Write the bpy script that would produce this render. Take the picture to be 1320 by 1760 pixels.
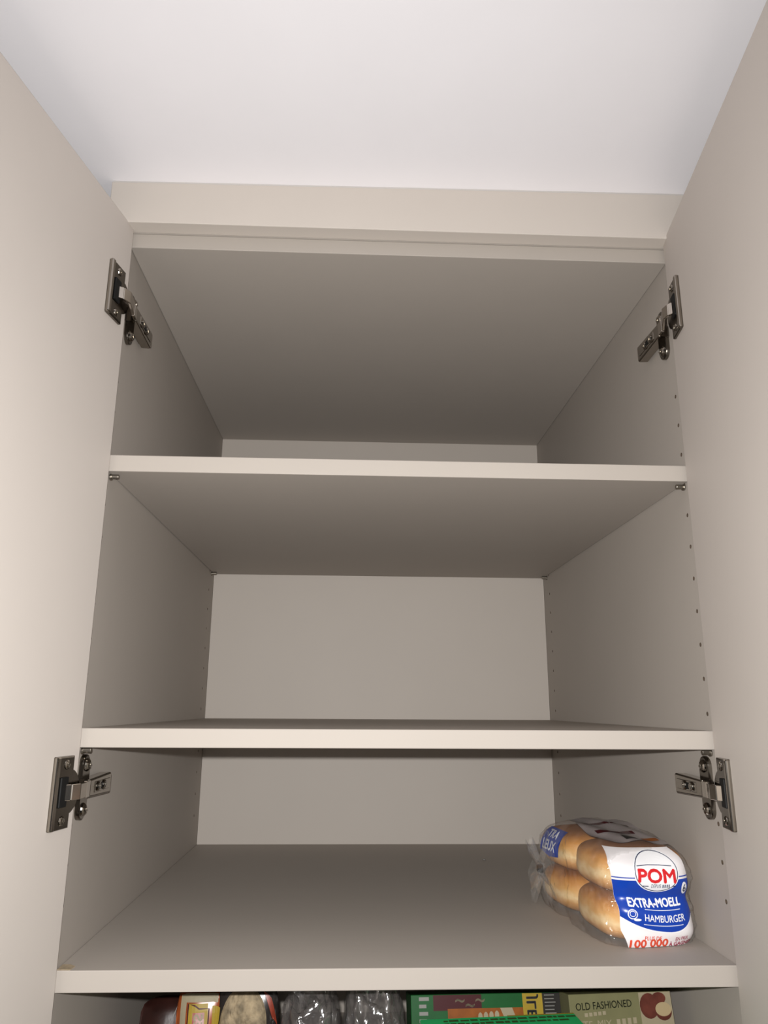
import bpy, bmesh, math, random
from mathutils import Vector, Matrix, noise

# ------------------------------------------------------------------ scene, camera, light
for o in list(bpy.data.objects):
    bpy.data.objects.remove(o, do_unlink=True)
scene = bpy.context.scene
COL = scene.collection
random.seed(4)

CAM = Vector((-0.04648, -0.69922, 0.21154))
RIGHT = Vector((0.99907953, -0.04251333, 0.00571978))
UP = Vector((-0.01629002, -0.25266472, 0.96741675))
FWD = Vector((0.03968292, 0.96661945, 0.25312469))
cam_data = bpy.data.cameras.new('camera')
cam_data.sensor_fit = 'VERTICAL'
cam_data.sensor_height = 36.0
cam_data.lens = 1280.63 / 1760.0 * 36.0
cam_data.clip_start = 0.01
cam = bpy.data.objects.new('camera', cam_data)
rot = Matrix((RIGHT, UP, -FWD)).transposed()
cam.matrix_world = Matrix.Translation(CAM) @ rot.to_4x4()
COL.objects.link(cam)
scene.camera = cam

world = bpy.data.worlds.new('room_light')
scene.world = world
world.use_nodes = True
bg = world.node_tree.nodes['Background']
bg.inputs['Color'].default_value = (1.0, 0.965, 0.93, 1)
bg.inputs['Strength'].default_value = 0.025

# the phone's flash, two centimetres above the lens
fl = bpy.data.lights.new('phone_flash', 'AREA')
fl.shape = 'DISK'
fl.size = 0.008
fl.energy = 8.8
fl.color = (1.0, 0.985, 0.965)
flash = bpy.data.objects.new('phone_flash', fl)
flash.location = CAM + Vector((-0.008, 0.0, 0.019))
flash.rotation_euler = Vector((-0.02, 1.0, -0.13)).to_track_quat('-Z', 'Y').to_euler()
COL.objects.link(flash)

scene.view_settings.view_transform = 'Standard'
scene.view_settings.look = 'None'
scene.view_settings.exposure = 0.0
scene.view_settings.gamma = 1.0
scene.view_settings.use_curve_mapping = False


# ------------------------------------------------------------------ materials
def mat(name, color, rough=0.5, metal=0.0, noise_amt=0.0, noise_scale=60.0, bump=0.0, bump_scale=400.0,
        coat=0.0, spec=0.5):
    m = bpy.data.materials.new(name)
    m.use_nodes = True
    nt = m.node_tree
    b = nt.nodes['Principled BSDF']
    b.inputs['Roughness'].default_value = rough
    b.inputs['Metallic'].default_value = metal
    b.inputs['Specular IOR Level'].default_value = spec
    b.inputs['Coat Weight'].default_value = coat
    b.inputs['Coat Roughness'].default_value = 0.62
    b.inputs['Coat IOR'].default_value = 1.6
    c = (*color, 1)
    b.inputs['Base Color'].default_value = c
    tc = nt.nodes.new('ShaderNodeTexCoord')
    if noise_amt:
        n = nt.nodes.new('ShaderNodeTexNoise')
        n.inputs['Scale'].default_value = noise_scale
        n.inputs['Detail'].default_value = 4
        nt.links.new(tc.outputs['Object'], n.inputs['Vector'])
        r = nt.nodes.new('ShaderNodeValToRGB')
        lo = [max(0, x * (1 - noise_amt)) for x in color]
        hi = [min(1, x * (1 + noise_amt)) for x in color]
        r.color_ramp.elements[0].position = 0.3
        r.color_ramp.elements[1].position = 0.7
        r.color_ramp.elements[0].color = (*lo, 1)
        r.color_ramp.elements[1].color = (*hi, 1)
        nt.links.new(n.outputs['Fac'], r.inputs['Fac'])
        nt.links.new(r.outputs['Color'], b.inputs['Base Color'])
    if bump:
        n2 = nt.nodes.new('ShaderNodeTexNoise')
        n2.inputs['Scale'].default_value = bump_scale
        n2.inputs['Detail'].default_value = 3
        nt.links.new(tc.outputs['Object'], n2.inputs['Vector'])
        bp = nt.nodes.new('ShaderNodeBump')
        bp.inputs['Strength'].default_value = bump
        bp.inputs['Distance'].default_value = 0.001
        nt.links.new(n2.outputs['Fac'], bp.inputs['Height'])
        nt.links.new(bp.outputs['Normal'], b.inputs['Normal'])
    return m


def film_material(name, tint, opacity, rough, gloss=0.25, bump=0.6, bscale=70.0):
    """thin clear packaging film: mostly see-through, glossy, faintly tinted"""
    m = bpy.data.materials.new(name)
    m.use_nodes = True
    nt = m.node_tree
    nt.nodes.clear()
    out = nt.nodes.new('ShaderNodeOutputMaterial')
    tr = nt.nodes.new('ShaderNodeBsdfTransparent')
    tr.inputs['Color'].default_value = (1, 1, 1, 1)
    df = nt.nodes.new('ShaderNodeBsdfDiffuse')
    df.inputs['Color'].default_value = (*tint, 1)
    gl = nt.nodes.new('ShaderNodeBsdfGlossy')
    gl.inputs['Roughness'].default_value = rough
    tc = nt.nodes.new('ShaderNodeTexCoord')
    n = nt.nodes.new('ShaderNodeTexNoise')
    n.inputs['Scale'].default_value = bscale
    n.inputs['Detail'].default_value = 3
    n.inputs['Distortion'].default_value = 1.2
    nt.links.new(tc.outputs['Object'], n.inputs['Vector'])
    bp = nt.nodes.new('ShaderNodeBump')
    bp.inputs['Strength'].default_value = bump
    bp.inputs['Distance'].default_value = 0.004
    nt.links.new(n.outputs['Fac'], bp.inputs['Height'])
    nt.links.new(bp.outputs['Normal'], gl.inputs['Normal'])
    m1 = nt.nodes.new('ShaderNodeMixShader')
    m1.inputs[0].default_value = opacity
    nt.links.new(tr.outputs[0], m1.inputs[1])
    nt.links.new(df.outputs[0], m1.inputs[2])
    lw = nt.nodes.new('ShaderNodeFresnel')
    lw.inputs['IOR'].default_value = 1.5
    nt.links.new(bp.outputs['Normal'], lw.inputs['Normal'])
    mul = nt.nodes.new('ShaderNodeMath')
    mul.operation = 'MULTIPLY_ADD'
    mul.inputs[1].default_value = 0.12
    mul.inputs[2].default_value = gloss * 0.2
    mul.use_clamp = True
    nt.links.new(lw.outputs[0], mul.inputs[0])
    m2 = nt.nodes.new('ShaderNodeMixShader')
    nt.links.new(mul.outputs[0], m2.inputs[0])
    nt.links.new(m1.outputs[0], m2.inputs[1])
    nt.links.new(gl.outputs[0], m2.inputs[2])
    nt.links.new(m2.outputs[0], out.inputs['Surface'])
    return m


def bun_material():
    m = bpy.data.materials.new('baked_bun_crust')
    m.use_nodes = True
    nt = m.node_tree
    b = nt.nodes['Principled BSDF']
    b.inputs['Roughness'].default_value = 0.5
    tc = nt.nodes.new('ShaderNodeTexCoord')
    sep = nt.nodes.new('ShaderNodeSeparateXYZ')
    nt.links.new(tc.outputs['Generated'], sep.inputs[0])
    n = nt.nodes.new('ShaderNodeTexNoise')
    n.inputs['Scale'].default_value = 5
    nt.links.new(tc.outputs['Generated'], n.inputs['Vector'])
    ad = nt.nodes.new('ShaderNodeMath')
    ad.operation = 'MULTIPLY_ADD'
    ad.inputs[1].default_value = 0.3
    nt.links.new(n.outputs['Fac'], ad.inputs[0])
    sub = nt.nodes.new('ShaderNodeMath')
    sub.operation = 'SUBTRACT'
    sub.inputs[1].default_value = 0.15
    nt.links.new(sep.outputs['Z'], sub.inputs[0])
    nt.links.new(sub.outputs[0], ad.inputs[2])
    r = nt.nodes.new('ShaderNodeValToRGB')
    els = r.color_ramp.elements
    els[0].position = 0.05
    els[0].color = (0.40, 0.17, 0.05, 1)
    els[1].position = 0.95
    els[1].color = (0.36, 0.13, 0.025, 1)
    for p, c in ((0.25, (0.66, 0.34, 0.11, 1)), (0.42, (0.85, 0.62, 0.32, 1)), (0.58, (0.74, 0.40, 0.12, 1)), (0.75, (0.60, 0.26, 0.05, 1))):
        e = els.new(p)
        e.color = c
    nt.links.new(ad.outputs[0], r.inputs['Fac'])
    nt.links.new(r.outputs['Color'], b.inputs['Base Color'])
    return m


M = {}
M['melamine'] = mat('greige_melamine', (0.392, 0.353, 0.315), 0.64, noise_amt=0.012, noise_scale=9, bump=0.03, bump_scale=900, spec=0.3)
M['door'] = mat('greige_door_lightened', (0.550, 0.499, 0.457), 0.62, noise_amt=0.012, noise_scale=9, bump=0.03, bump_scale=900, spec=0.3)  # the carcass greige lightened, making up in colour for light the doors lack
M['filler'] = mat('greige_filler_lightened', (0.545, 0.495, 0.447), 0.62, noise_amt=0.012, noise_scale=9, bump=0.03, bump_scale=900, spec=0.3)  # lightened like the doors to make up for weak light up here
M['back'] = mat('greige_back_lightened', (0.485, 0.438, 0.392), 0.6, noise_amt=0.012, noise_scale=9)  # carcass greige again, raised so the back wall looks lit enough
M['ceiling'] = mat('ceiling_paint', (0.85, 0.832, 0.862), 0.85, noise_amt=0.01, noise_scale=12, bump=0.03, bump_scale=350)
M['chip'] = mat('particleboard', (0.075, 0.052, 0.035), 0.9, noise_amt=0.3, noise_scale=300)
M['caulk'] = mat('caulk', (0.50, 0.47, 0.45), 0.7, bump=0.2, bump_scale=200)
M['glue'] = mat('dried_glue', (0.38, 0.30, 0.20), 0.6, noise_amt=0.2, noise_scale=300)
M['wall'] = mat('wall_paint', (0.74, 0.72, 0.69), 0.8, noise_amt=0.01, noise_scale=8)
M['floor'] = mat('floor_oak', (0.42, 0.28, 0.17), 0.5, noise_amt=0.25, noise_scale=5)
M['nickel'] = mat('polished_nickel', (0.36, 0.33, 0.29), 0.12, metal=1.0, noise_amt=0.03, noise_scale=90)
M['nickel_dark'] = mat('nickel_shaded_copy', (0.20, 0.18, 0.155), 0.2, metal=1.0, noise_amt=0.05, noise_scale=90)  # same hinge nickel darkened, dark reflections put into its colour
M['link'] = mat('nickel_lit_link', (0.52, 0.48, 0.43), 0.16, metal=1.0, noise_amt=0.04, noise_scale=90)  # same hinge nickel lightened, a bright reflection put into its colour
M['black_clip_shade'] = mat('black_clip_and_recess_shade', (0.010, 0.010, 0.010), 0.5, spec=0.15)  # plastic of the bag clip; also painted as shade in hinge recesses
M['pin'] = mat('pin_steel', (0.30, 0.27, 0.23), 0.4, metal=1.0)
M['film'] = film_material('clear_bag_film', (0.85, 0.82, 0.78), 0.06, 0.08, gloss=0.35, bump=0.9, bscale=60)
M['film2'] = film_material('crinkled_film_shade_tint', (0.20, 0.18, 0.175), 0.22, 0.16, gloss=0.9, bump=1.0, bscale=30)  # dark tint stands in for the dim compartment behind the clear film
M['bun'] = bun_material()
M['lab_white'] = mat('label_white', (0.80, 0.77, 0.78), 0.3, noise_amt=0.02, noise_scale=80, bump=0.5, bump_scale=60)
M['lab_top'] = mat('label_top_shaded', (0.27, 0.235, 0.23), 0.3, noise_amt=0.12, noise_scale=60, bump=0.4, bump_scale=80)  # white top flap, its shade at a grazing angle put into the colour
M['lab_blue'] = mat('label_blue', (0.004, 0.045, 0.36), 0.3, noise_amt=0.05, noise_scale=60, bump=0.5, bump_scale=60)
M['ink_red'] = mat('ink_red', (0.62, 0.015, 0.02), 0.35)
M['ink_orange'] = mat('ink_orange_red', (0.66, 0.07, 0.03), 0.4)
M['ink_plum'] = mat('ink_plum', (0.33, 0.03, 0.07), 0.4)
M['ink_white'] = mat('ink_white', (0.82, 0.82, 0.84), 0.35)
M['ink_navy'] = mat('ink_navy', (0.01, 0.02, 0.07), 0.4)
M['ink_black'] = mat('ink_black', (0.015, 0.015, 0.015), 0.4)
M['ink_grey'] = mat('ink_grey', (0.16, 0.155, 0.14), 0.5)
M['green'] = mat('green_card', (0.008, 0.075, 0.018), 0.4, noise_amt=0.08, spec=0.15)
M['green_bright'] = mat('bright_green_card', (0.03, 0.42, 0.13), 0.35, noise_amt=0.05, spec=0.15)
M['orange'] = mat('orange_print', (0.22, 0.065, 0.01), 0.4, noise_amt=0.2, noise_scale=70, spec=0.15)
M['maroon'] = mat('maroon_print', (0.05, 0.008, 0.01), 0.4, spec=0.15)
M['yellow'] = mat('yellow_print', (0.30, 0.21, 0.025), 0.4, noise_amt=0.1, spec=0.15)
M['black_card'] = mat('black_card', (0.02, 0.018, 0.016), 0.4, spec=0.15)
M['olive'] = mat('olive_card', (0.15, 0.143, 0.07), 0.45, noise_amt=0.08, noise_scale=40, spec=0.15)
M['olive_dark'] = mat('leaf_green_print', (0.04, 0.075, 0.02), 0.45, spec=0.15)
M['ink_olive'] = mat('ink_dark_olive', (0.022, 0.026, 0.014), 0.5, spec=0.15)
M['cream'] = mat('cream_print', (0.28, 0.24, 0.16), 0.45, noise_amt=0.05, spec=0.15)
M['apple'] = mat('apple_print', (0.09, 0.025, 0.017), 0.4, noise_amt=0.35, noise_scale=60, spec=0.15)
M['apple_flesh'] = mat('apple_flesh_print', (0.36, 0.28, 0.16), 0.4, spec=0.15)
M['pouch_red'] = mat('orange_red_pouch', (0.25, 0.055, 0.012), 0.25, noise_amt=0.35, noise_scale=35)
M['pouch_black'] = mat('black_pouch', (0.016, 0.013, 0.012), 0.25, bump=0.4, bump_scale=60)
M['pouch_maroon'] = mat('dark_maroon_pouch', (0.028, 0.009, 0.007), 0.3, noise_amt=0.5, noise_scale=25, bump=0.4, bump_scale=60)
M['crumb'] = mat('crumbly_biscuit', (0.27, 0.21, 0.13), 0.8, noise_amt=0.45, noise_scale=120, bump=1.0, bump_scale=150)
M['red_print'] = mat('tomato_red_print', (0.22, 0.03, 0.012), 0.35, noise_amt=0.3, noise_scale=80)


# ------------------------------------------------------------------ mesh helpers
def link(name, me, m, parent=None, smooth=False):
    o = bpy.data.objects.new(name, me)
    COL.objects.link(o)
    if m is not None:
        me.materials.clear()
        me.materials.append(M[m] if isinstance(m, str) else m)
    if smooth:
        for p in me.polygons:
            p.use_smooth = True
    if parent is not None:
        o.parent = parent
        o.matrix_parent_inverse = Matrix.Identity(4)
    return o


def obj(name, bm, m, parent=None, smooth=False, origin=None):
    bmesh.ops.recalc_face_normals(bm, faces=bm.faces[:])
    if origin is not None:
        bmesh.ops.translate(bm, verts=bm.verts[:], vec=-Vector(origin))
    me = bpy.data.meshes.new(name)
    bm.to_mesh(me)
    bm.free()
    o = link(name, me, m, parent, smooth)
    if origin is not None:
        o.location = origin
    return o


def bm_box(lo, hi, bevel=0.0, f=None, bm=None):
    """box between two corners in some frame; f maps frame coordinates to the world"""
    b = bmesh.new()
    vs = [b.verts.new((x, y, z)) for x in (lo[0], hi[0]) for y in (lo[1], hi[1]) for z in (lo[2], hi[2])]
    for q in ((0, 1, 3, 2), (4, 6, 7, 5), (0, 4, 5, 1), (2, 3, 7, 6), (0, 2, 6, 4), (1, 5, 7, 3)):
        b.faces.new([vs[i] for i in q])
    if bevel:
        bmesh.ops.bevel(b, geom=b.edges[:], offset=bevel, segments=2, affect='EDGES', profile=0.5)
    return fin(b, f, bm)


def fin(b, f, bm):
    if f:
        for v in b.verts:
            v.co = f(v.co)
    bmesh.ops.recalc_face_normals(b, faces=b.faces[:])
    if bm is None:
        return b
    me = bpy.data.meshes.new('tmp')
    b.to_mesh(me)
    b.free()
    bm.from_mesh(me)
    bpy.data.meshes.remove(me)
    return bm


def bm_prism(pts, h0, h1, bevel=0.0, f=None, bm=None):
    """polygon in the (a, b) plane swept from h0 to h1; coordinates (a, b, h)"""
    b = bmesh.new()
    lo = [b.verts.new((p[0], p[1], h0)) for p in pts]
    hi = [b.verts.new((p[0], p[1], h1)) for p in pts]
    n = len(pts)
    b.faces.new(lo)
    top = b.faces.new(hi)
    for i in range(n):
        b.faces.new((lo[i], lo[(i + 1) % n], hi[(i + 1) % n], hi[i]))
    if bevel:
        bmesh.ops.bevel(b, geom=list(top.edges), offset=bevel, segments=2, affect='EDGES', profile=0.5)
    return fin(b, f, bm)


def circle(ca, cb, ra, rb=None, n=24, a0=0.0):
    rb = ra if rb is None else rb
    return [(ca + ra * math.cos(a0 + 2 * math.pi * i / n), cb + rb * math.sin(a0 + 2 * math.pi * i / n)) for i in range(n)]


def bm_dome(ca, cb, r, h0, height, f=None, bm=None, n=16, rings=4):
    b = bmesh.new()
    prev = [b.verts.new((x, y, h0)) for x, y in circle(ca, cb, r, n=n)]
    for k in range(1, rings):
        t = k / rings * math.pi / 2
        cur = [b.verts.new((x, y, h0 + height * math.sin(t))) for x, y in circle(ca, cb, r * math.cos(t), n=n)]
        for i in range(n):
            b.faces.new((prev[i], prev[(i + 1) % n], cur[(i + 1) % n], cur[i]))
        prev = cur
    b.faces.new(prev)
    return fin(b, f, bm)


def tag(o, label=None, cat=None, group=None, kind=None):
    if label:
        o['label'] = label
    if cat:
        o['category'] = cat
    if group:
        o['group'] = group
    if kind:
        o['kind'] = kind
    return o


def empty(name, loc):
    o = bpy.data.objects.new(name, None)
    o.location = loc
    o.empty_display_size = 0.02
    COL.objects.link(o)
    return o


def under(o, parent):
    """parent keeping the mesh where it was built (world coordinates)"""
    o.parent = parent
    o.matrix_parent_inverse = Matrix.Translation(-Vector(parent.location)) if parent.parent is None else \
        Matrix.Translation(-world_loc(parent))
    return o


def world_loc(o):
    v = Vector(o.location)
    if o.parent is not None:
        v = world_loc(o.parent) + o.matrix_parent_inverse @ v
    return v


# flat artwork ------------------------------------------------------
def text2d(body, x0, x1, z0, z1, bold=0.0, shear=0.0, rot=0.0):
    """outline text as a flat mesh fitted to the box x0..x1, z0..z1"""
    cu = bpy.data.curves.new('t', 'FONT')
    cu.body = body
    cu.size = 1.0
    cu.shear = shear
    cu.resolution_u = 3
    to = bpy.data.objects.new('t', cu)
    COL.objects.link(to)
    dg = bpy.context.evaluated_depsgraph_get()
    me = to.evaluated_get(dg).to_mesh()
    vs = [(v.co.x, v.co.y) for v in me.vertices]
    fs = [tuple(p.vertices) for p in me.polygons]
    to.evaluated_get(dg).to_mesh_clear()
    bpy.data.objects.remove(to)
    bpy.data.curves.remove(cu)
    ax, bx = min(v[0] for v in vs), max(v[0] for v in vs)
    az, bz = min(v[1] for v in vs), max(v[1] for v in vs)
    cx, cz = (x0 + x1) / 2, (z0 + z1) / 2
    out = []
    for x, z in vs:
        X = x0 + (x - ax) / (bx - ax) * (x1 - x0) - cx
        Z = z0 + (z - az) / (bz - az) * (z1 - z0) - cz
        out.append((cx + X * math.cos(rot) - Z * math.sin(rot), cz + X * math.sin(rot) + Z * math.cos(rot)))
    if not bold:
        return out, fs
    g = bold * abs(z1 - z0)
    return merge2d(*[([(x + dx * g, z + dz * g) for x, z in out], fs) for dx, dz in ((0, 0), (1, 0), (-1, 0), (0, 1), (0, -1))])


def poly2d(pts):
    return list(pts), [tuple(range(len(pts)))]


def ring2d(outer, inner):
    n = len(outer)
    return list(outer) + list(inner), [(i, (i + 1) % n, n + (i + 1) % n, n + i) for i in range(n)]


def band2d(lo, hi, left, right, nx=24, nz=10):
    """grid between two curves z=lo(t), z=hi(t) with x from left(z) to right(z), t in 0..1"""
    vs, fs = [], []
    for j in range(nz + 1):
        for i in range(nx + 1):
            t, s = i / nx, j / nz
            z = lo(t) * (1 - s) + hi(t) * s
            x = left(z) * (1 - t) + right(z) * t
            vs.append((x, z))
    for j in range(nz):
        for i in range(nx):
            a = j * (nx + 1) + i
            fs.append((a, a + 1, a + nx + 2, a + nx + 1))
    return vs, fs


def disc2d(cx, cz, rx, rz, n=32, rings=4):
    vs, fs = [(cx, cz)], []
    for k in range(1, rings + 1):
        vs += circle(cx, cz, rx * k / rings, rz * k / rings, n)
    for i in range(n):
        fs.append((0, 1 + i, 1 + (i + 1) % n))
    for k in range(rings - 1):
        a = 1 + k * n
        for i in range(n):
            j = (i + 1) % n
            fs.append((a + i, a + n + i, a + n + j, a + j))
    return vs, fs


def merge2d(*parts):
    vs, fs = [], []
    for v, f in parts:
        k = len(vs)
        vs += v
        fs += [tuple(i + k for i in q) for q in f]
    return vs, fs


def stroke2d(pts, w):
    vs, fs = [], []
    for i, p in enumerate(pts):
        a = Vector(pts[max(i - 1, 0)])
        b = Vector(pts[min(i + 1, len(pts) - 1)])
        t = (b - a).normalized()
        n = Vector((-t.y, t.x)) * w / 2
        vs += [(p[0] + n.x, p[1] + n.y), (p[0] - n.x, p[1] - n.y)]
    for i in range(len(pts) - 1):
        fs.append((2 * i, 2 * i + 1, 2 * i + 3, 2 * i + 2))
    return vs, fs


def decal(name, art, surf, off, m, parent):
    vs, fs = art
    if surf.__name__ in ('bag_front', 'curved'):
        b = bmesh.new()
        bv = [b.verts.new((x, z, 0)) for x, z in vs]
        for q in fs:
            try:
                b.faces.new([bv[i] for i in q])
            except ValueError:
                pass
        bmesh.ops.triangulate(b, faces=b.faces[:])
        for _ in range(3):
            lng = [e for e in b.edges if e.calc_length() > 0.0025]
            if not lng:
                break
            bmesh.ops.subdivide_edges(b, edges=lng, cuts=1)
            bmesh.ops.triangulate(b, faces=b.faces[:])
        b.verts.index_update()
        vs = [(v.co.x, v.co.y) for v in b.verts]
        fs = [tuple(v.index for v in q.verts) for q in b.faces]
        b.free()
    me = bpy.data.meshes.new(name)
    me.from_pydata([surf(x, z, off) for x, z in vs], [], fs)
    me.update()
    o = link(name, me, m)
    under(o, parent)
    return o


# ------------------------------------------------------------------ dimensions (metres; z = 0 is the top of the lowest shelf in view)
W, D, T = 0.5738, 0.5827, 0.0165
HX = W / 2
Z2, Z3, Z4 = 0.1919, 0.4478, 0.6782
FLOOR = -1.66
HOLE_Z0, HOLE_YF, HOLE_YB = 0.5270, 0.0102, 0.5467

# ------------------------------------------------------------------ the room
c = bm_box((-2.2, -2.6, 0), (2.2, 0.66, 0.05))
ceil = obj('ceiling', c, 'ceiling')
ceil.location = (0, 0, 0.7468)
ceil.rotation_euler = (0, -math.atan2(0.0071, 0.607), 0)
tag(ceil, 'white painted ceiling above the cabinet', kind='structure')
o = obj('floor', bm_box((-2.2, -2.6, FLOOR - 0.05), (2.2, 0.66, FLOOR)), 'floor')
tag(o, 'wooden floor below the cabinet', kind='structure')
o = obj('wall_back', bm_box((-2.2, 0.612, FLOOR), (2.2, 0.66, 0.7), 0, lambda v: Vector((v.x, v.y, v.z if v.z < 0 else 0.7462 + 0.0117 * v.x))), 'wall')
tag(o, 'painted wall behind the cabinet', kind='structure')

# filler board between the cabinet and the ceiling
def filler_f(v):
    z = v.z
    if z > 0.72:
        z = 0.7462 + 0.0117 * v.x
    return Vector((v.x, v.y, z))
trim = obj('trim_1', bm_box((-0.306, -0.0195, 0.6952), (0.306, -0.0008, 0.744), 0.0008, filler_f), 'filler')
tag(trim, 'greige filler board between cabinet top and ceiling', kind='structure')
under(obj('gap_blocker', bm_box((-0.300, 0.0, Z4 + T + 0.0002), (0.300, 0.018, 0.7425)), 'melamine'), trim)  # unseen strip added to block the gap behind the filler
cb = bmesh.new()
prev = None
for i in range(61):
    x = -0.304 + 0.608 * i / 60
    zc = 0.7466 + 0.0117 * x
    w = 0.0010 + 0.0005 * noise.noise(Vector((x * 30, 0, 3)))
    ring = [cb.verts.new((x, -0.0190, zc - w * 1.2)), cb.verts.new((x, -0.0200 - w * 0.45, zc - w * 0.55)), cb.verts.new((x, -0.0195 - w, zc + 0.0002))]
    if prev:
        for k in range(2):
            cb.faces.new((prev[k], prev[k + 1], ring[k + 1], ring[k]))
    prev = ring
o = obj('caulk_bead', cb, 'caulk', smooth=True)
under(o, trim)

# ------------------------------------------------------------------ the cabinet
cab = empty('tall_cabinet', (0, 0.3, FLOOR))
tag(cab, 'tall greige melamine pantry cabinet with both doors open', 'cabinet')


def side_panel(s):
    b = bm_box((min(s * HX, s * (HX + T)), 0.0, FLOOR), (max(s * HX, s * (HX + T)), D + 0.012, Z4 + T), 0.0008)
    me = bpy.data.meshes.new('side_panel')
    b.to_mesh(me)
    b.free()
    o = bpy.data.objects.new('side_panel', me)
    COL.objects.link(o)
    cut = bmesh.new()
    f = lambda v: Vector((v.z, v.x, v.y))
    for i in range(16):
        z = HOLE_Z0 - 0.032 * i
        for y in (HOLE_YF if s > 0 else 0.0046, HOLE_YB):
            if i < 3 and y == HOLE_YB:
                continue
            lo, hi = sorted((s * (HX - 0.004), s * (HX + 0.011)))
            bm_prism(circle(y, z, 0.0021, n=10), lo, hi, 0, f, cut)
    cme = bpy.data.meshes.new('cut')
    cut.to_mesh(cme)
    cut.free()
    cme.materials.append(M['chip'])
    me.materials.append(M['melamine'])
    co = bpy.data.objects.new('cut', cme)
    COL.objects.link(co)
    md = o.modifiers.new('holes', 'BOOLEAN')
    md.operation = 'DIFFERENCE'
    md.solver = 'EXACT'
    md.object = co
    md.material_mode = 'TRANSFER'
    dg = bpy.context.evaluated_depsgraph_get()
    new = bpy.data.meshes.new_from_object(o.evaluated_get(dg))
    o.modifiers.clear()
    o.data = new
    bpy.data.objects.remove(co)
    new.name = 'side_panel'
    under(o, cab)
    return o


for s in (-1, 1):
    side_panel(s)
G = 0.0004
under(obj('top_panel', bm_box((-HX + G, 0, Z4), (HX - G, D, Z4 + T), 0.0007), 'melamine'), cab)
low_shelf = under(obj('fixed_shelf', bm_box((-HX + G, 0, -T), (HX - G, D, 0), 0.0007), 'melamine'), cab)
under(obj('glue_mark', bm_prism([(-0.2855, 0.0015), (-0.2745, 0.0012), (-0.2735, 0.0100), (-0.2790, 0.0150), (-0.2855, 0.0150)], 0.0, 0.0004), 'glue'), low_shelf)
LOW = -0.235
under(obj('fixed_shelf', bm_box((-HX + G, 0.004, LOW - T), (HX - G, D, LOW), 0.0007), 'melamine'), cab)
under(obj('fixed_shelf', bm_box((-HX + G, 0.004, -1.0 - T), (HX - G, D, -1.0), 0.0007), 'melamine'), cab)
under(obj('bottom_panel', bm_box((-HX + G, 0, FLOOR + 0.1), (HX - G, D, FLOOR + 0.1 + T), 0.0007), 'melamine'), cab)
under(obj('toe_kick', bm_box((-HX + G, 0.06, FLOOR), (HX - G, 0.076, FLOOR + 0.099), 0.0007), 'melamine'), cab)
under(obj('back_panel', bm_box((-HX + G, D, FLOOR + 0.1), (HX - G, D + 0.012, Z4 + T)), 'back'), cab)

# doors: hinge-side edge point, direction away from the hinge, inward normal
DOOR = {}
for s, E, slope, zt in ((-1, (-0.2826, -0.0040), 0.187, 0.6976), (1, (0.2827, -0.0040), 0.147, 0.7012)):
    d = Vector((-slope, -1, 0)).normalized()
    n = Vector((d.y, -d.x, 0))
    if n.x * s > 0:
        n = -n
    P0 = Vector((E[0], E[1], 0))
    fr = (lambda P0, d, n: (lambda v: P0 + d * v.x + Vector((0, 0, v.y)) + n * v.z))(P0, d, n)
    DOOR[s] = fr
    door = obj('door', bm_box((0, -0.92, -0.018), (0.301, zt, 0), 0.0022, fr), 'door')
    under(door, cab)


# concealed hinges
def screw_cross(bm, f, a, b, h):
    r = 0.0026
    bm_box((a - r, b - 0.0006, h), (a + r, b + 0.0006, h + 0.0003), 0, f, bm)
    bm_box((a - 0.0006, b - r, h), (a + 0.0006, b + r, h + 0.0003), 0, f, bm)


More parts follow.
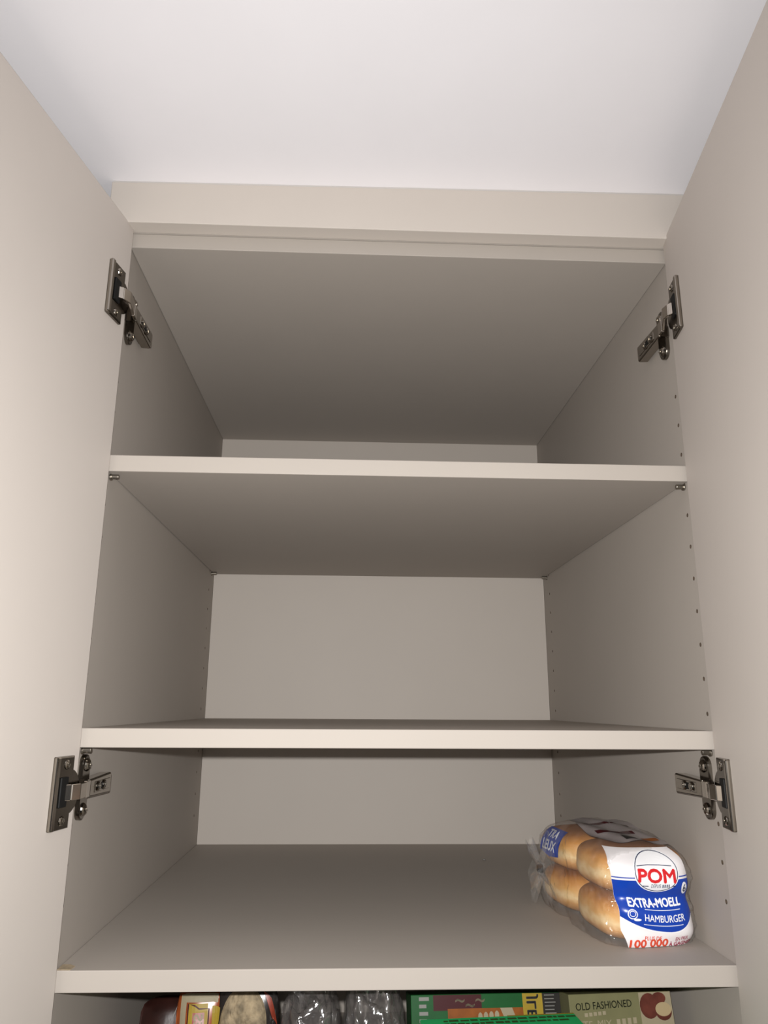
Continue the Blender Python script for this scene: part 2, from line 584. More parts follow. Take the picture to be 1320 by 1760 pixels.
def make_hinge(s, zc, dz=0.0):
    wf = lambda v: Vector((s * (HX - v.z), v.x, v.y + zc + dz))          # (depth y, height z, distance off the wall)
    df = lambda v: DOOR[s](Vector((v.x, v.y + zc, v.z)))            # (along door, height z, distance off the door)
    yo = 0.0 if s < 0 else 0.004
    # arm: a tapering pressed channel
    b = bmesh.new()
    y0, y1 = 0.004 + yo, 0.063 + yo
    bm_prism([(y0, -0.0074), (y0, 0.0074), (y1 - 0.002, 0.0092), (y1, 0.0078), (y1, -0.0078), (y1 - 0.002, -0.0092)], 0.0025, 0.0130, 0.0014, wf, b)
    bm_box((y0 + 0.012, -0.0046, 0.0128), (y1 - 0.006, 0.0046, 0.0136), 0.0004, wf, b)
    hinge = obj('hinge', b, 'nickel')
    under(hinge, cab)
    for yy, zz in ((y0 + 0.020, 0.0), (y0 + 0.036, 0.0)):
        b = bm_prism(circle(yy, zz, 0.0042, n=16), 0.0130, 0.0152, 0.0008, wf)
        screw_cross(b, wf, yy, zz, 0.0153)
        under(obj('adjusting_screw', b, 'nickel'), hinge)
    b = bm_prism([(y0 + 0.024, -0.0030), (y0 + 0.032, -0.0030), (y0 + 0.032, 0.0030), (y0 + 0.024, 0.0030)], 0.0133, 0.0138, 0, wf)
    under(obj('slot_shade', b, 'black_clip_shade'), hinge)  # flat black patch painted as the dark inside the arm's opening
    # mounting plate with two wings
    yc = 0.0165 + yo
    pts = []
    for k in range(13):
        a = math.pi * k / 12
        pts.append((yc + 0.0088 * math.cos(a), 0.0188 + 0.0090 * math.sin(a)))
    for k in range(13):
        a = math.pi + math.pi * k / 12
        pts.append((yc + 0.0088 * math.cos(a), -0.0188 + 0.0090 * math.sin(a)))
    b = bm_prism(pts, 0.0, 0.0042, 0.0012, wf)
    bm_box((y0 + 0.002, -0.0062, 0.0), (y1 - 0.004, 0.0062, 0.0048), 0.0005, wf, b)
    under(obj('mounting_plate', b, 'nickel_dark'), hinge)
    for q in (-1, 1):
        b = bm_dome(yc, 0.0188 * q, 0.0058, 0.0042, 0.0034, wf)
        screw_cross(b, wf, yc, 0.0188 * q, 0.0074)
        under(obj('screw', b, 'nickel', smooth=False), hinge)
    # cup flange on the door
    b = bmesh.new()
    bm_prism([(0.0135, -0.029), (0.0395, -0.029), (0.0405, -0.028), (0.0405, 0.028), (0.0395, 0.029), (0.0135, 0.029)], 0.0, 0.0034, 0.0014, df, b)
    pts = [(0.0200 - 0.0185 * math.cos(a), 0.0185 * math.sin(a)) for a in [(-75 + 150 * k / 20) * math.pi / 180 for k in range(21)]]
    bm_prism(pts, 0.0, 0.0030, 0.0010, df, b)
    under(obj('cup_flange', b, 'nickel_dark'), hinge)
    b = bm_box((0.0355, -0.0288, 0.0008), (0.0412, 0.0288, 0.0044), 0.0012, df)
    under(obj('flange_rail', b, 'nickel'), hinge)
    b = bm_box((0.0225, -0.0115, 0.0030), (0.0335, 0.0125, 0.0050), 0.0008, df)
    under(obj('cup_recess_shade', b, 'black_clip_shade'), hinge)  # proud black box painted as the shade inside the hinge cup
    for q in (-1, 1):
        b = bm_dome(0.0255, 0.0222 * q, 0.0040, 0.0034, 0.0018, df)
        screw_cross(b, df, 0.0255, 0.0222 * q, 0.0050)
        under(obj('screw', b, 'nickel'), hinge)
    # bent link from the arm into the cup
    a0 = wf(Vector((y0 + 0.004, 0, 0.0120)))
    a1 = wf(Vector((y0 - 0.010, 0, 0.0128)))
    a2 = df(Vector((0.0140, 0, 0.0110)))
    a3 = df(Vector((0.0225, 0, 0.0080)))
    a4 = df(Vector((0.0275, 0, 0.0025)))
    path = [a0, a1, a2, a3, a4]
    for k, (i0, i1, hw) in enumerate(((0, 1, 0.0070), (1, 3, 0.0064), (3, 4, 0.0064))):
        b = bmesh.new()
        seg = path[i0:i1 + 1]
        prev = None
        for i, p in enumerate(seg):
            t = (seg[min(i + 1, len(seg) - 1)] - seg[max(i - 1, 0)]).normalized()
            nn = Vector((t.y, -t.x, 0))
            if nn.x * s > 0:
                nn = -nn
            up = Vector((0, 0, hw))
            ring = [b.verts.new(q) for q in (p - up - nn * 0.0025, p + up - nn * 0.0025, p + up + nn * 0.0006, p - up + nn * 0.0006)]
            if prev:
                for j in range(4):
                    b.faces.new((prev[j], prev[(j + 1) % 4], ring[(j + 1) % 4], ring[j]))
            else:
                b.faces.new(ring)
            prev = ring
        b.faces.new(prev)
        bmesh.ops.bevel(b, geom=b.edges[:], offset=0.0005, segments=1, affect='EDGES')
        under(obj('link', b, 'link'), hinge)


for s in (-1, 1):
    for zc in (0.6075, 0.1410):
        make_hinge(s, zc, -0.005 if zc > 0.5 else 0.0)
make_hinge(-1, -0.62)
make_hinge(1, -0.62)

# ------------------------------------------------------------------ adjustable shelves and their pins
for z, lab in ((Z2, 'greige shelf seen edge-on, middle of the three shelves'), (Z3, 'uppermost greige shelf, underside showing, below the cabinet top')):
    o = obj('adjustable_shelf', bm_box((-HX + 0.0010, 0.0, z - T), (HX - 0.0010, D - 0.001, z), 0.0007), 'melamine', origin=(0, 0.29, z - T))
    tag(o, lab, 'shelf', 'adjustable shelves in the cabinet')

pin_lab = {(3, -1, 0): 'steel pin under the uppermost shelf, front left corner', (3, 1, 0): 'steel pin under the uppermost shelf, front right corner',
           (3, -1, 1): 'steel pin under the uppermost shelf, rear left corner', (3, 1, 1): 'steel pin under the uppermost shelf, rear right corner',
           (11, -1, 0): 'steel pin under the middle shelf, above the lower left hinge', (11, 1, 0): 'steel pin under the middle shelf, above the lower right hinge'}
for (i, s, back), lab in pin_lab.items():
    z = (Z3 if i == 3 else Z2) - T
    y = HOLE_YB + 0.012 if back else HOLE_YF
    f = lambda v: Vector((s * (HX - v.z), v.x, v.y))
    root = empty('shelf_pin', (s * HX, y, z - 0.005))
    tag(root, lab, 'shelf pin', 'shelf pins')
    b = bm_prism(circle(y, z - 0.0028, 0.0024, n=12), 0.0, 0.009, 0.0004, f)
    under(obj('peg', b, 'pin'), root)
    b = bm_prism(circle(y, z - 0.0033, 0.0040, 0.0032, n=14), 0.0006, 0.0022, 0.0003, f)
    under(obj('collar', b, 'pin'), root)

# ------------------------------------------------------------------ bag of hamburger buns
BX, BY, BROT = 0.2375, 0.0460, math.radians(6.0)
BL, BRX, BTOP = 0.200, 0.0485, 0.0830
bag = empty('bun_bag', (BX, BY + 0.1, 0.0))
tag(bag, 'clear bag of six hamburger buns with blue and white label', 'bread bag')


def bag_world(x, y, z):
    cr, sr = math.cos(BROT), math.sin(BROT)
    return Vector((BX + x * cr - y * sr, BY + x * sr + y * cr, z))


def prof(v):
    """plan scale over the height: rounded foot, waist between the two buns, shoulder at the top"""
    s = 1.0
    if v < 0.16:
        s *= 0.94 + 0.06 * math.sin(v / 0.16 * math.pi / 2)
    s *= 1 - 0.045 * math.exp(-((v - 0.50) / 0.09) ** 2)
    if v > 0.72:
        t = (v - 0.72) / 0.28
        s *= math.sqrt(max(0.0, 1 - 0.34 * t ** 2.4))
    return s


def ztop(x, y):
    return BTOP * (1 + 0.10 * math.exp(-((y - 0.11) / 0.06) ** 2) - 0.07 * max(0, x / BRX) - 0.10 * max(0, (y - 0.12) / 0.08))


NB = 4.4


def outline(th):
    c, s = math.cos(th), math.sin(th)
    r = (abs(c) ** NB + abs(s) ** NB) ** (-1 / NB)
    x, y = BRX * r * c, BL / 2 * r * s
    k = math.exp(-((y - 0.004) / 0.010) ** 2)
    x *= 1 - 0.10 * k
    return x, y + BL / 2


def crinkle(p, amp):
    q = Vector(p) * 55
    a = noise.noise(q)
    b_ = noise.noise(q * 2.3 + Vector((7, 3, 1)))
    return amp * ((1 - abs(a) * 2) * 0.6 + (1 - abs(b_) * 2) * 0.4)


def bag_front(x, z, off):
    """point on the front face of the bag at local x, height z"""
    v = min(max(z / BTOP, 0), 1)
    s = prof(v)
    u = min(abs(x) / (BRX * s), 0.995)
    y = BL / 2 - BL / 2 * s * (1 - u ** NB) ** (1 / NB)
    y += 0.0012 * math.sin(z * 190 + x * 60)
    return bag_world(x, y - 0.0008 - off, max(z, 0.0006))


b = bmesh.new()
NT, NV = 260, 64
rows = []
for j in range(NV + 1):
    v = j / NV
    row = []
    for i in range(NT):
        x, y = outline(2 * math.pi * i / NT)
        s = prof(v)
        xx, yy = x * s, (y - BL / 2) * s + BL / 2
        z = v * ztop(xx, yy)
        front = yy < 0.012 and abs(xx) < 0.040
        if not front:
            k = crinkle((xx, yy, z), 0.0024) + crinkle((xx * 2.1 + 3, yy * 2.1, z * 0.9), 0.0014) + crinkle((xx * 3.4 + 5, yy * 3.4, z * 1.6), 0.0016)
            xx *= 1 + k / BRX
            yy += k * (1 if yy > BL / 2 else -1) * 0.7
        else:
            yy += 0.0012 * math.sin(z * 190 + xx * 60)
        row.append(b.verts.new(bag_world(xx, yy, max(z, 0.0006))))
    rows.append(row)
for j in range(NV):
    for i in range(NT):
        b.faces.new((rows[j][i], rows[j][(i + 1) % NT], rows[j + 1][(i + 1) % NT], rows[j + 1][i]))
prev = rows[-1]
for k in (0.75, 0.5, 0.25, 0.06):
    cur = []
    for i in range(NT):
        x, y = outline(2 * math.pi * i / NT)
        s = prof(1.0) * k
        xx, yy = x * s, (y - BL / 2) * s + BL / 2
        z = ztop(xx, yy) + 0.004 * (1 - k * k) + crinkle((xx, yy, 0.3), 0.0014)
        cur.append(b.verts.new(bag_world(xx, yy, z)))
    for i in range(NT):
        b.faces.new((prev[i], prev[(i + 1) % NT], cur[(i + 1) % NT], cur[i]))
    prev = cur
b.faces.new(prev)
b.faces.new(list(reversed(rows[0])))
under(obj('film', b, 'film', smooth=True), bag)

# gathered tail of film at the rear left end, held by a dark closure
tc_ = Vector((-0.0445, 0.150, 0.040))
td = Vector((-0.9, 0.25, -0.05)).normalized()
ta = td.cross(Vector((0, 0, 1))).normalized()
tb = td.cross(ta).normalized()
b = bmesh.new()
prev = None
for k in range(9):
    t = k / 8
    r = (0.030 * (1 - t / 0.55) + 0.004 if t < 0.55 else 0.004 + 0.026 * ((t - 0.55) / 0.45) ** 0.8)
    ln = 0.001 + 0.020 * t
    cur = []
    for i in range(48):
        a = 2 * math.pi * i / 48
        rr = r * (1 + 0.22 * math.sin(a * 9 + k * 0.3) + 0.12 * math.sin(a * 14 + 1))
        p = tc_ + td * (ln + 0.004 * math.sin(a * 5)) + ta * rr * math.cos(a) * 0.7 + tb * rr * math.sin(a)
        w = bag_world(*p)
        w.z = max(w.z, 0.001)
        cur.append(b.verts.new(w))
    if prev:
        for i in range(48):
            b.faces.new((prev[i], prev[(i + 1) % 48], cur[(i + 1) % 48], cur[i]))
    prev = cur
under(obj('tail', b, 'film', smooth=True), bag)
b = bmesh.new()
cpos = bag_world(*(tc_ + td * 0.012))
bm_box((-0.003, -0.004, -0.004), (0.003, 0.004, 0.004), 0.001, lambda v: cpos + v, b)
under(obj('closure_clip', b, 'black_clip_shade'), bag)

# label: photo pixels to label coordinates on the front face
LX = lambda px: (px - 1120) * 0.000548
LZ = lambda py: (1631 - py) * 0.000492


def art(pts):
    return [(LX(a), LZ(b_)) for a, b_ in pts]


def interp(tab):
    tab = sorted(tab)

    def g(z):
        if z <= tab[0][0]:
            return tab[0][1]
        for (z0, x0), (z1, x1) in zip(tab, tab[1:]):
            if z <= z1:
                return x0 + (x1 - x0) * (z - z0) / (z1 - z0)
        return tab[-1][1]
    return g


left = interp([(LZ(y), LX(x)) for x, y in ((1056, 1462), (1048, 1488), (1051, 1520), (1057, 1560), (1058, 1600), (1070, 1630))])
right = interp([(LZ(y), LX(x)) for x, y in ((1164, 1463), (1180, 1480), (1186, 1510), (1182, 1545), (1188, 1575), (1194, 1602), (1193, 1630))])
label = decal('label', band2d(lambda t: LZ(1630), lambda t: LZ(1463), left, right, 30, 34), bag_front, 0.0006, 'lab_white', bag)
for p in label.data.polygons:
    p.use_smooth = True
bow = lambda t: LZ(1577 + 27 * (1 - abs((t - 0.62) / 0.62) ** 2.0) if t < 0.62 else 1577 + 27 * (1 - ((t - 0.62) / 0.38) ** 2.0))
o = decal('blue_band', band2d(bow, lambda t: LZ(1514), left, right, 30, 14), bag_front, 0.0009, 'lab_blue', label)
for p in o.data.polygons:
    p.use_smooth = True
decal('blue_line', band2d(lambda t: LZ(1510.5), lambda t: LZ(1508.5), left, right, 30, 1), bag_front, 0.0009, 'lab_blue', label)
ex, ez, erx, erz = LX(1124), LZ(1500), 40 * 0.000548, 34 * 0.000492
decal('badge', disc2d(ex, ez, erx * 1.05, erz * 1.05), bag_front, 0.0012, 'ink_white', label)
decal('badge_outline', ring2d(circle(ex, ez, erx, erz, 40), circle(ex, ez, erx * 0.965, erz * 0.965, 40)), bag_front, 0.0015, 'ink_navy', label)
decal('badge_line', stroke2d(art([(1090, 1489), (1110, 1488), (1132, 1489), (1154, 1491)]), 0.0006), bag_front, 0.0015, 'ink_navy', label)
decal('lettering', text2d('POM', LX(1090), LX(1157), LZ(1518), LZ(1495.5), 0.055, rot=-0.04), bag_front, 0.0016, 'ink_red', label)
decal('lettering', merge2d(text2d('DEPUIS', LX(1112), LX(1129), LZ(1527.2), LZ(1520.8), 0.0, rot=-0.02),
                           *[stroke2d(art([(1132.5 + 3.6 * i, 1521.6), (1132.5 + 3.6 * i, 1527.6)]), 0.0010) for i in range(4)],
                           stroke2d(art([(1097, 1523.5), (1107, 1524)]), 0.0007), stroke2d(art([(1149, 1525), (1156, 1525)]), 0.0007)), bag_front, 0.0016, 'ink_navy', label)
decal('lettering', stroke2d(art([(1153, 1486), (1159, 1486.5)]), 0.0009), bag_front, 0.0010, 'ink_navy', label)
decal('count_badge', disc2d(LX(1174), LZ(1530), 6.2 * 0.000548, 11 * 0.000492, 20, 2), bag_front, 0.0012, 'ink_white', label)
decal('lettering', text2d('6', LX(1171), LX(1177.5), LZ(1537), LZ(1523), 0.02), bag_front, 0.0015, 'ink_navy', label)


def arc_surf(cx, sag):
    def curved(x, z, off):
        return bag_front(x, z - sag * (1 - ((x - cx) / 0.030) ** 2), off)
    return curved


decal('lettering', text2d('EXTRA-MOELL', LX(1072), LX(1166), LZ(1558), LZ(1544.5), 0.05), arc_surf(LX(1125), 0.0016), 0.0013, 'ink_white', label)
decal('lettering', text2d('HAMBURGER', LX(1096), LX(1169), LZ(1580), LZ(1568.5), 0.012), arc_surf(LX(1140), 0.0030), 0.0013, 'ink_white', label)
decal('rule', stroke2d([(LX(x), LZ(1561)) for x in range(1098, 1168, 5)], 0.0005), arc_surf(LX(1140), 0.0028), 0.0013, 'ink_white', label)
decal('rule', stroke2d([(LX(x), LZ(1586)) for x in range(1094, 1168, 5)], 0.0005), arc_surf(LX(1138), 0.0030), 0.0013, 'ink_white', label)
cxi, czi = LX(1076), LZ(1571)
decal('bun_icon', merge2d(ring2d(circle(cxi, czi, 0.0044, 0.0042, 20), circle(cxi, czi, 0.0036, 0.0034, 20)),
                          ring2d(circle(cxi, czi + 0.0004, 0.0027, 0.0025, 16), circle(cxi, czi + 0.0004, 0.0022, 0.0020, 16)),
                          disc2d(cxi + 0.0042, czi - 0.0046, 0.0034, 0.0011, 14, 1)), bag_front, 0.0013, 'ink_white', label)
decal('white_edge', stroke2d([(left(bow(t)) * (1 - t) + right(bow(t)) * t, bow(t)) for t in [i / 24 for i in range(25)]], 0.0011), bag_front, 0.0011, 'ink_white', label)
decal('lettering', text2d('100 000', LX(1071), LX(1138), LZ(1629.5), LZ(1615.5), 0.055), bag_front, 0.0010, 'ink_orange', label)
decal('lettering', text2d('PLUS DE', LX(1096), LX(1126), LZ(1619.5), LZ(1612.5), 0.02, rot=-0.05), lambda x, z, off: bag_front(x, z + 0.0012, off), 0.0010, 'ink_orange', label)
decal('lettering', text2d('EN PRIX', LX(1151), LX(1174), LZ(1619), LZ(1612), 0.02, rot=0.10), bag_front, 0.0010, 'ink_plum', label)
decal('lettering', text2d('À GAGNER', LX(1141), LX(1185), LZ(1629), LZ(1619.5), 0.04, rot=0.06), bag_front, 0.0010, 'ink_plum', label)


def bag_top(x, y, off):
    s = 0.93 * prof(1.0)
    z = ztop(x, y) + 0.003 + 0.0012 * math.sin(x * 170 + y * 90)
    return bag_world(x, y, z + off)


vs, fs = band2d(lambda t: 0.020, lambda t: 0.118, lambda y: interp([(0.020, -0.024), (0.05, -0.039), (0.118, -0.037)])(y), lambda y: 0.028, 18, 20)
o = decal('back_label', (vs, fs), bag_top, 0.0008, 'lab_top', bag)
for p in o.data.polygons:
    p.use_smooth = True
decal('print_block', band2d(lambda t: 0.026, lambda t: 0.040, lambda y: -0.012, lambda y: 0.002, 6, 4), bag_top, 0.0012, 'ink_black', o)
decal('print_block', band2d(lambda t: 0.030, lambda t: 0.038, lambda y: 0.008, lambda y: 0.024, 6, 4), bag_top, 0.0012, 'orange', o)
decal('print_block', band2d(lambda t: 0.052, lambda t: 0.060, lambda y: -0.030, lambda y: 0.010, 6, 4), bag_top, 0.0012, 'maroon', o)
decal('print_block', band2d(lambda t: 0.085, lambda t: 0.091, lambda y: -0.030, lambda y: 0.020, 6, 4), bag_top, 0.0012, 'maroon', o)


def bag_left(u, w, off):
    """rear left shoulder of the bag: u runs towards the rear, w upwards around the shoulder"""
    y = 0.114 + u
    a = w / 0.028
    x = -0.0475 + 0.018 * (1 - math.cos(a))
    z = 0.058 + 0.022 * math.sin(a)
    return bag_world(x - off * math.cos(a), y, z + off * math.sin(a))


o = decal('side_label', band2d(lambda t: -0.004 + 0.008 * abs(t - 0.5), lambda t: 0.034, lambda z: -0.004 + 0.1 * z, lambda z: 0.050 - 0.1 * z, 10, 8), bag_left, 0.0034, 'lab_blue', bag)
decal('lettering', text2d('TRA', 0.000, 0.026, 0.018, 0.029, 0.04), lambda u, w, off: bag_left(0.036 - u, w, off), 0.0040, 'ink_white', o)
decal('lettering', text2d('LEUX', -0.006, 0.030, 0.003, 0.014, 0.04), lambda u, w, off: bag_left(0.036 - u, w, off), 0.0040, 'ink_white', o)

# the buns inside
bun_spots = [((0.0, 0.051, 0.0412), 1.0, 'front upper bun of the stack inside the bread bag'), ((0.0, 0.051, 0.0010), 1.0, 'front lower bun resting on shelf inside the bread bag'),
             ((-0.0005, 0.149, 0.0405), 0.99, 'rear upper bun under the blue sticker in bread bag'), ((-0.0005, 0.149, 0.0010), 0.99, 'rear lower bun beside the dark bag closure')]
for k, ((lx, ly, lz), sc, lab) in enumerate(bun_spots):
    b = bmesh.new()
    bmesh.ops.create_uvsphere(b, u_segments=40, v_segments=24, radius=1.0)
    for v in b.verts:
        x, y, z = v.co
        r = math.sqrt(x * x + y * y)
        zz = math.copysign(abs(z) ** 0.70, z)
        k2 = 1 + 0.03 * noise.noise(Vector((x * 2 + k * 5, y * 2, z * 2)))
        f2 = (max(r, 1e-6) ** 0.50) / max(r, 1e-6)
        sq = ((abs(x) / max(r, 1e-6)) ** 3.4 + (abs(y) / max(r, 1e-6)) ** 3.4) ** (-1 / 3.4) if r > 1e-6 else 1
        v.co = Vector((x * f2 * sq * 0.0455 * sc * k2, y * f2 * sq * 0.0475 * sc * k2, zz * 0.0207 + 0.0207))
    o = obj('hamburger_bun', b, 'bun', smooth=True)
    o.location = bag_world(lx, ly, lz)
    o.rotation_euler = (0, 0, BROT + 0.02 * k)
    tag(o, lab, 'bun', 'buns in the bread bag')

# a dark crumb on the lowest shelf
b = bmesh.new()
bmesh.ops.create_icosphere(b, subdivisions=2, radius=0.0016)
for v in b.verts:
    v.co = Vector((v.co.x * 1.7, v.co.y, v.co.z * 0.7)) * (1 + 0.4 * noise.noise(v.co * 900))
o = obj('crumb', b, 'ink_grey', smooth=True)
o.location = (0.1475, 0.452, 0.0010)
tag(o, 'tiny dark crumb on the lowest shelf near the bread bag', 'crumb')


# ------------------------------------------------------------------ groceries on the shelf below
def carton(name, label, cat, corner, yaw, lean, w, h, t, m):
    """box whose top front left corner sits at corner, turned by yaw and leaning back by lean; face(u, v) has u from the left, v down"""
    R = Matrix.Rotation(yaw, 3, 'Z') @ Matrix.Rotation(-lean, 3, 'X')
    cpt = Vector(corner)
    f = lambda v: cpt + R @ Vector((v.x, v.y, v.z))
    h = (cpt.z - LOW - 0.0006 - t * math.sin(lean)) / math.cos(lean)
    b = bm_box((0, 0, -h), (w, t, 0), 0.0006, f)
    low = min(v.co.z for v in b.verts)
    root = empty(name, (f(Vector((w / 2, t / 2, -h))).x, f(Vector((w / 2, t / 2, -h))).y, low))
    tag(root, label, cat)
    under(obj('carton', b, m), root)
    face = lambda u, v, off: f(Vector((u, -off, -v)))
    top = lambda u, v, off: f(Vector((u, v, off)))
    return root, face, top


# olive box with apples
hh = lambda z, lean: (z - LOW - 0.001) / math.cos(lean)
ln = math.radians(12)
root, face, top = carton('apple_mix_box', 'olive green box printed OLD FASHIONED with apples', 'box', (0.1672, 0.106, -0.0560), math.radians(4), ln, 0.103, 0.20, 0.038, 'olive')
rect = lambda x0, x1, y0, y1: ([(x0, y0), (x1, y0), (x1, y1), (x0, y1)], [(0, 1, 2, 3)])
tx = lambda body, x0, x1, y0, y1, bold=0.0, rot=0.0: (lambda a: ([(x, y0 + y1 - y) for x, y in a[0]], a[1]))(text2d(body, x0, x1, y0, y1, bold, rot=rot))
decal('lettering', tx('OLD FASHIONED', 0.006, 0.062, 0.0065, 0.0125, 0.01, 0.03), face, 0.0004, 'ink_olive', root)
decal('lettering', merge2d(*[rect(0.014 + 0.0045 * i, 0.0172 + 0.0045 * i, 0.0155 - 0.0003 * i, 0.0185 - 0.0003 * i) for i in range(5)]), face, 0.0004, 'cream', root)
decal('lettering', merge2d(tx('ITE', 0.010, 0.021, 0.0220, 0.0275), tx('MIX', 0.026, 0.040, 0.0215, 0.0270), *[rect(0.045 + 0.0055 * i, 0.0485 + 0.0055 * i, 0.0212 - 0.0003 * i, 0.0262 - 0.0003 * i) for i in range(4)]), face, 0.0004, 'cream', root)
decal('picture_panel', rect(0.070, 0.1025, 0.0004, 0.028), face, 0.0004, 'cream', root)
decal('apple_print', disc2d(0.0795, 0.0115, 0.0095, 0.0105, 20, 2), face, 0.0008, 'apple', root)
decal('apple_print', disc2d(0.0900, 0.0055, 0.0070, 0.0050, 20, 2), face, 0.0007, 'apple', root)
decal('apple_print', disc2d(0.0930, 0.0165, 0.0082, 0.0072, 20, 2), face, 0.0010, 'apple', root)
decal('apple_print', disc2d(0.0930, 0.0145, 0.0080, 0.0058, 20, 2), face, 0.0012, 'apple_flesh', root)
decal('green_band', rect(0.030, 0.103, 0.028, 0.060), face, 0.0004, 'olive_dark', root)

# green box with orange band
root, face, top = carton('green_snack_box', 'dark green box with orange band, behind the bright green box', 'box', (0.0165, 0.128, -0.0625), math.radians(2), math.radians(14), 0.149, 0.195, 0.045, 'green')
decal('picture_panel', rect(0.022, 0.070, 0.0005, 0.0135), face, 0.0004, 'maroon', root)
decal('lettering', merge2d(*[tx('~', 0.044 + 0.010 * i, 0.053 + 0.010 * i, 0.004 + 0.004 * (i % 2), 0.007 + 0.004 * (i % 2), 0.02) for i in range(3)]), face, 0.0007, 'cream', root)
decal('picture_panel', rect(0.036, 0.112, 0.0120, 0.0300), face, 0.0005, 'orange', root)
decal('lettering', merge2d(*[disc2d(0.068 + 0.0055 * i, 0.019 - 0.0004 * i, 0.0022, 0.0036, 12, 1) for i in range(4)]), face, 0.0008, 'cream', root)
decal('picture_panel', ([(0.088, 0.012), (0.100, 0.012), (0.107, 0.030), (0.096, 0.030)], [(0, 1, 2, 3)]), face, 0.0008, 'cream', root)
decal('picture_panel', rect(0.111, 0.131, 0.0005, 0.0300), face, 0.0007, 'yellow', root)
vt = text2d('JLES', -0.013, 0.013, -0.006, 0.006, 0.03)
decal('lettering', ([(0.121 - y, 0.0145 + x) for x, y in vt[0]], vt[1]), face, 0.0010, 'ink_black', root)
decal('picture_panel', rect(0.131, 0.1488, 0.0005, 0.0300), face, 0.0007, 'black_card', root)
decal('lettering', merge2d(*[rect(0.133, 0.133 + random.uniform(0.009, 0.014), 0.002 + 0.003 * i, 0.0028 + 0.003 * i) for i in range(8)]), face, 0.0010, 'ink_grey', root)
decal('lettering', merge2d(*[rect(0.008, 0.008 + random.uniform(0.006, 0.011), 0.002 + 0.006 * i, 0.0050 + 0.006 * i) for i in range(4)]), face, 0.0008, 'ink_grey', root)

# bright green box lying at the front
root, face, top = carton('bright_green_box', 'bright green box nearest the shelf front, yellow edge', 'box', (0.0240, 0.001, -0.0590), math.radians(4.5), 0.0, 0.143, 0.174, 0.058, 'green_bright')
decal('yellow_edge', rect(0.080, 0.1425, 0.0555, 0.0578), top, 0.0004, 'yellow', root)
marks = []
for y0 in (0.049, 0.042):                                            # rows of small print too blurred to read
    x = 0.020
    while x < 0.134:
        w_ = random.uniform(0.003, 0.009)
        marks.append(rect(x, x + w_, y0, y0 + random.uniform(0.0030, 0.0042)))
        x += w_ + random.uniform(0.0008, 0.002)
decal('lettering', merge2d(*marks), top, 0.0004, 'olive_dark', root)


def pouch(name, label, cat, centre, w, h, t, m, yaw=0.0, lean=0.0, roundness=2.6, seed=0, amp=0.003):
    """stuffed foil pouch standing on the lower shelf; returns its front surface"""
    R = Matrix.Rotation(yaw, 3, 'Z') @ Matrix.Rotation(-lean, 3, 'X')
    base = Vector(centre)

    def pt(u, v, side):
        x = (u - 0.5) * w
        z = v * h
        top_r = max(0.0, 1 - abs(2 * u - 1) ** roundness)
        z *= 0.90 + 0.10 * top_r ** 0.5 if v > 0.5 else 1
        k = (max(0, 1 - abs(2 * u - 1) ** 2.4) ** 0.6) * (max(0, 1 - max(0, (v - 0.15) / 0.85) ** 2.6) ** 0.7) * (0.35 + 0.65 * min(1, v / 0.1))
        y = side * t / 2 * k + amp * noise.noise(Vector((x * 45 + seed * 9, z * 45, side * 2)))
        x += 0.5 * amp * noise.noise(Vector((z * 50, seed, x * 10)))
        q = base + R @ Vector((x, y, z))
        q.z = max(q.z, base.z)
        return q
    b = bmesh.new()
    N = 22
    fr = [[b.verts.new(pt(i / N, j / N, -1)) for i in range(N + 1)] for j in range(N + 1)]
    bk = [[b.verts.new(pt(i / N, j / N, 1)) for i in range(N + 1)] for j in range(N + 1)]
    for j in range(N):
        for i in range(N):
            b.faces.new((fr[j][i], fr[j][i + 1], fr[j + 1][i + 1], fr[j + 1][i]))
            b.faces.new((bk[j][i], bk[j + 1][i], bk[j + 1][i + 1], bk[j][i + 1]))
    for i in range(N):
        b.faces.new((fr[N][i], fr[N][i + 1], bk[N][i + 1], bk[N][i]))
        b.faces.new((fr[0][i], bk[0][i], bk[0][i + 1], fr[0][i + 1]))
        b.faces.new((fr[i][0], fr[i + 1][0], bk[i + 1][0], bk[i][0]))
        b.faces.new((fr[i][N], bk[i][N], bk[i + 1][N], fr[i + 1][N]))
    root = empty(name, centre)
    tag(root, label, cat)
    under(obj('pouch', b, m, smooth=True), root)
    nrm = R @ Vector((0, -1, 0))
    surf = lambda x, z, off: pt(x / w + 0.5, (h - z) / h, -1) + nrm * off     # x from the middle, z down from the top
    return root, surf


# dark pouch by the left wall, with script lettering
z0 = LOW + 0.0005
root, sf = pouch('dark_snack_pouch', 'dark maroon and black pouch beside the left cabinet wall', 'pouch', (-0.2270, 0.190, z0), 0.070, 0.150, 0.06, 'pouch_maroon', yaw=0.05, lean=0.10, seed=1)
decal('seam', stroke2d([(-0.012 + 0.020 * i / 10 - 0.002, 0.050 - 0.045 * i / 10) for i in range(11)], 0.0007), sf, 0.0010, 'ink_grey', root)
decal('black_panel', band2d(lambda t: 0.004, lambda t: 0.060, lambda z: 0.006, lambda z: 0.033, 8, 10), sf, 0.0008, 'black_card', root)
vt = text2d('then', -0.014, 0.014, -0.005, 0.005, 0.0, shear=0.3)
decal('lettering', ([(0.024 - y, 0.030 - x) for x, y in vt[0]], vt[1]), sf, 0.0014, 'ink_white', root)

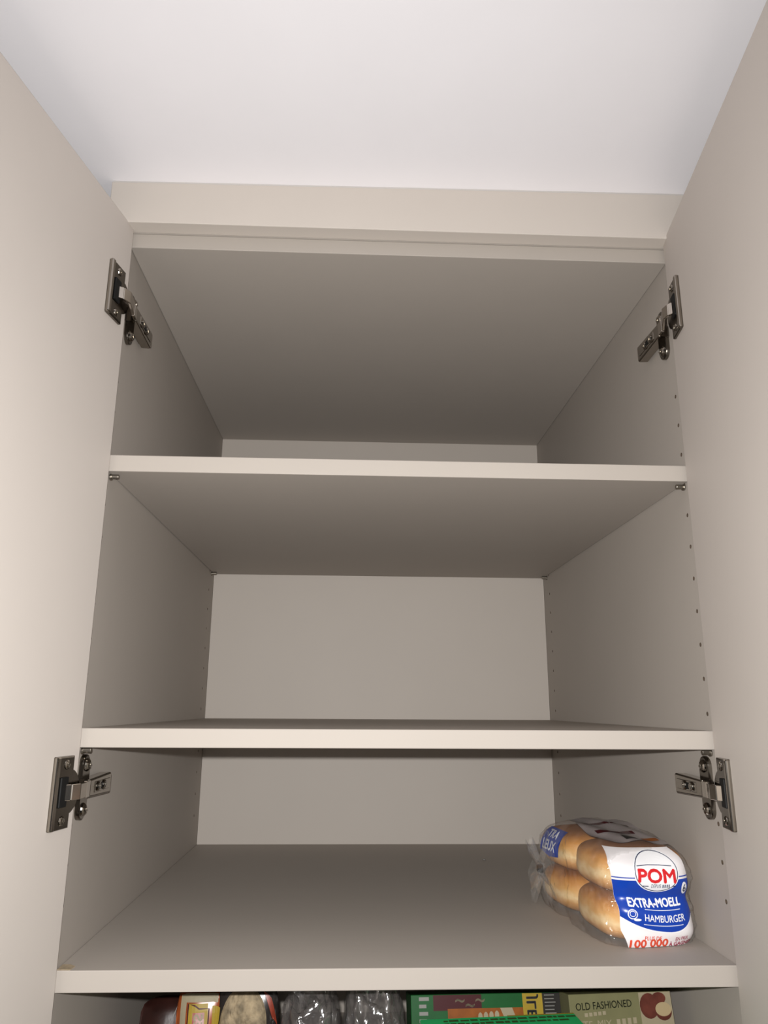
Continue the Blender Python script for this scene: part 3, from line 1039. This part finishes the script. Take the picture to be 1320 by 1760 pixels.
# orange and yellow pouch
root, sf = pouch('orange_snack_pouch', 'orange pouch with white and yellow frames and red letters', 'pouch', (-0.1870, 0.118, z0), 0.045, 0.181, 0.035, 'pouch_red', yaw=0.04, lean=0.05, roundness=8, seed=2, amp=0.0015)
decal('white_frame', merge2d(band2d(lambda t: 0.004, lambda t: 0.011, lambda z: -0.018, lambda z: 0.017, 8, 2), band2d(lambda t: 0.011, lambda t: 0.06, lambda z: -0.018, lambda z: -0.0125, 2, 8)), sf, 0.0008, 'cream', root)
decal('yellow_panel', band2d(lambda t: 0.012, lambda t: 0.060, lambda z: -0.010, lambda z: 0.008, 6, 8), sf, 0.0008, 'yellow', root)
decal('yellow_stripe', band2d(lambda t: 0.014, lambda t: 0.060, lambda z: 0.012, lambda z: 0.019, 3, 8), sf, 0.0008, 'yellow', root)
decal('dark_frame', merge2d(stroke2d([(-0.0105, 0.060), (-0.0105, 0.012), (-0.004, 0.0135), (0.000, 0.016), (0.009, 0.016), (0.009, 0.060)], 0.0013)), sf, 0.0014, 'maroon', root)
decal('red_panel', band2d(lambda t: 0.019, lambda t: 0.060, lambda z: -0.006, lambda z: 0.005, 4, 8), sf, 0.0011, 'red_print', root)
vt = text2d('ES', -0.006, 0.006, -0.004, 0.004, 0.03)
decal('lettering', ([(-0.0005 + y, 0.026 - x) for x, y in vt[0]], vt[1]), sf, 0.0015, 'cream', root)

# black pouch with a picture of beige crumbly biscuit
root, sf = pouch('black_biscuit_pouch', 'black pouch showing a rounded beige crumbly biscuit', 'pouch', (-0.1420, 0.118, z0), 0.060, 0.187, 0.040, 'pouch_black', yaw=0.0, lean=0.05, roundness=6, seed=3, amp=0.002)
b = bmesh.new()
rows = []
for k in range(15):
    rr = k / 14
    row = []
    for i in range(48):
        a = 2 * math.pi * i / 48
        x, z = -0.003 + 0.0225 * rr * math.cos(a), 0.034 + 0.0300 * rr * math.sin(a)
        hgt = 0.003 * math.sqrt(max(0, 1 - rr ** 4)) + 0.0022 * abs(noise.noise(Vector((x * 220, z * 220, 1)))) * (1 - rr ** 6)
        row.append(b.verts.new(sf(x, z, hgt + 0.0006)))
    rows.append(row)
for k in range(14):
    for i in range(48):
        q = [rows[k][i], rows[k][(i + 1) % 48], rows[k + 1][(i + 1) % 48], rows[k + 1][i]]
        b.faces.new(q)
bmesh.ops.remove_doubles(b, verts=b.verts[:], dist=1e-6)
under(obj('biscuit', b, 'crumb'), root)
decal('red_stripe', band2d(lambda t: 0.008 + 0.004 * t, lambda t: 0.028, lambda z: 0.012 + 0.45 * z, lambda z: 0.018 + 0.42 * z, 4, 8), sf, 0.0012, 'red_print', root)


# two crumpled clear bags
def crumpled(name, label, centre, rx, ry, h, seed):
    b = bmesh.new()
    bmesh.ops.create_icosphere(b, subdivisions=5, radius=1.0)
    base = Vector(centre)
    for v in b.verts:
        p = v.co.copy()
        q = Vector((p.x * 2.6, p.y * 2.6, p.z * 1.1)) + Vector((seed * 7.1, p.x * 0.8, 0))
        k = 1 - abs(noise.noise(q)) * 0.55 - abs(noise.noise(q * 2.4)) * 0.25 - abs(noise.noise(q * 5)) * 0.10
        k = 0.55 + 0.62 * k
        p = Vector((math.copysign(abs(p.x) ** 0.75, p.x), math.copysign(abs(p.y) ** 0.75, p.y), math.copysign(abs(p.z) ** 0.7, p.z)))
        w = Vector((p.x * rx * k, p.y * ry * k, (p.z * k + 1) * h / 2))
        w.z = max(w.z, 0.0)
        v.co = base + w
    root = empty(name, centre)
    tag(root, label, 'plastic bag', 'crumpled clear bags')
    under(obj('film', b, 'film2', smooth=True), root)
    b = bmesh.new()
    prev = None
    for k in range(7):
        cur = []
        for i in range(40):
            a = 2 * math.pi * i / 40
            r = (0.006 + 0.006 * (k / 6) ** 1.2) * (1 + 0.3 * math.sin(a * 7 + seed) + 0.15 * math.sin(a * 11 + k))
            cur.append(b.verts.new(base + Vector((r * 1.3 * math.cos(a), -ry * 0.35 + r * 0.6 * math.sin(a), h * 0.93 + 0.016 * k / 6 + 0.002 * math.sin(a * 5)))))
        if prev:
            for i in range(40):
                b.faces.new((prev[i], prev[(i + 1) % 40], cur[(i + 1) % 40], cur[i]))
        prev = cur
    under(obj('gathered_neck', b, 'film2'), root)


crumpled('clear_plastic_bag', 'crumpled clear plastic bag next to the black biscuit pouch', (-0.0810, 0.135, z0), 0.0290, 0.045, 0.180, 1)
crumpled('clear_plastic_bag', 'larger crumpled clear plastic bag next to the green boxes', (-0.0200, 0.135, z0), 0.0290, 0.045, 0.190, 2)
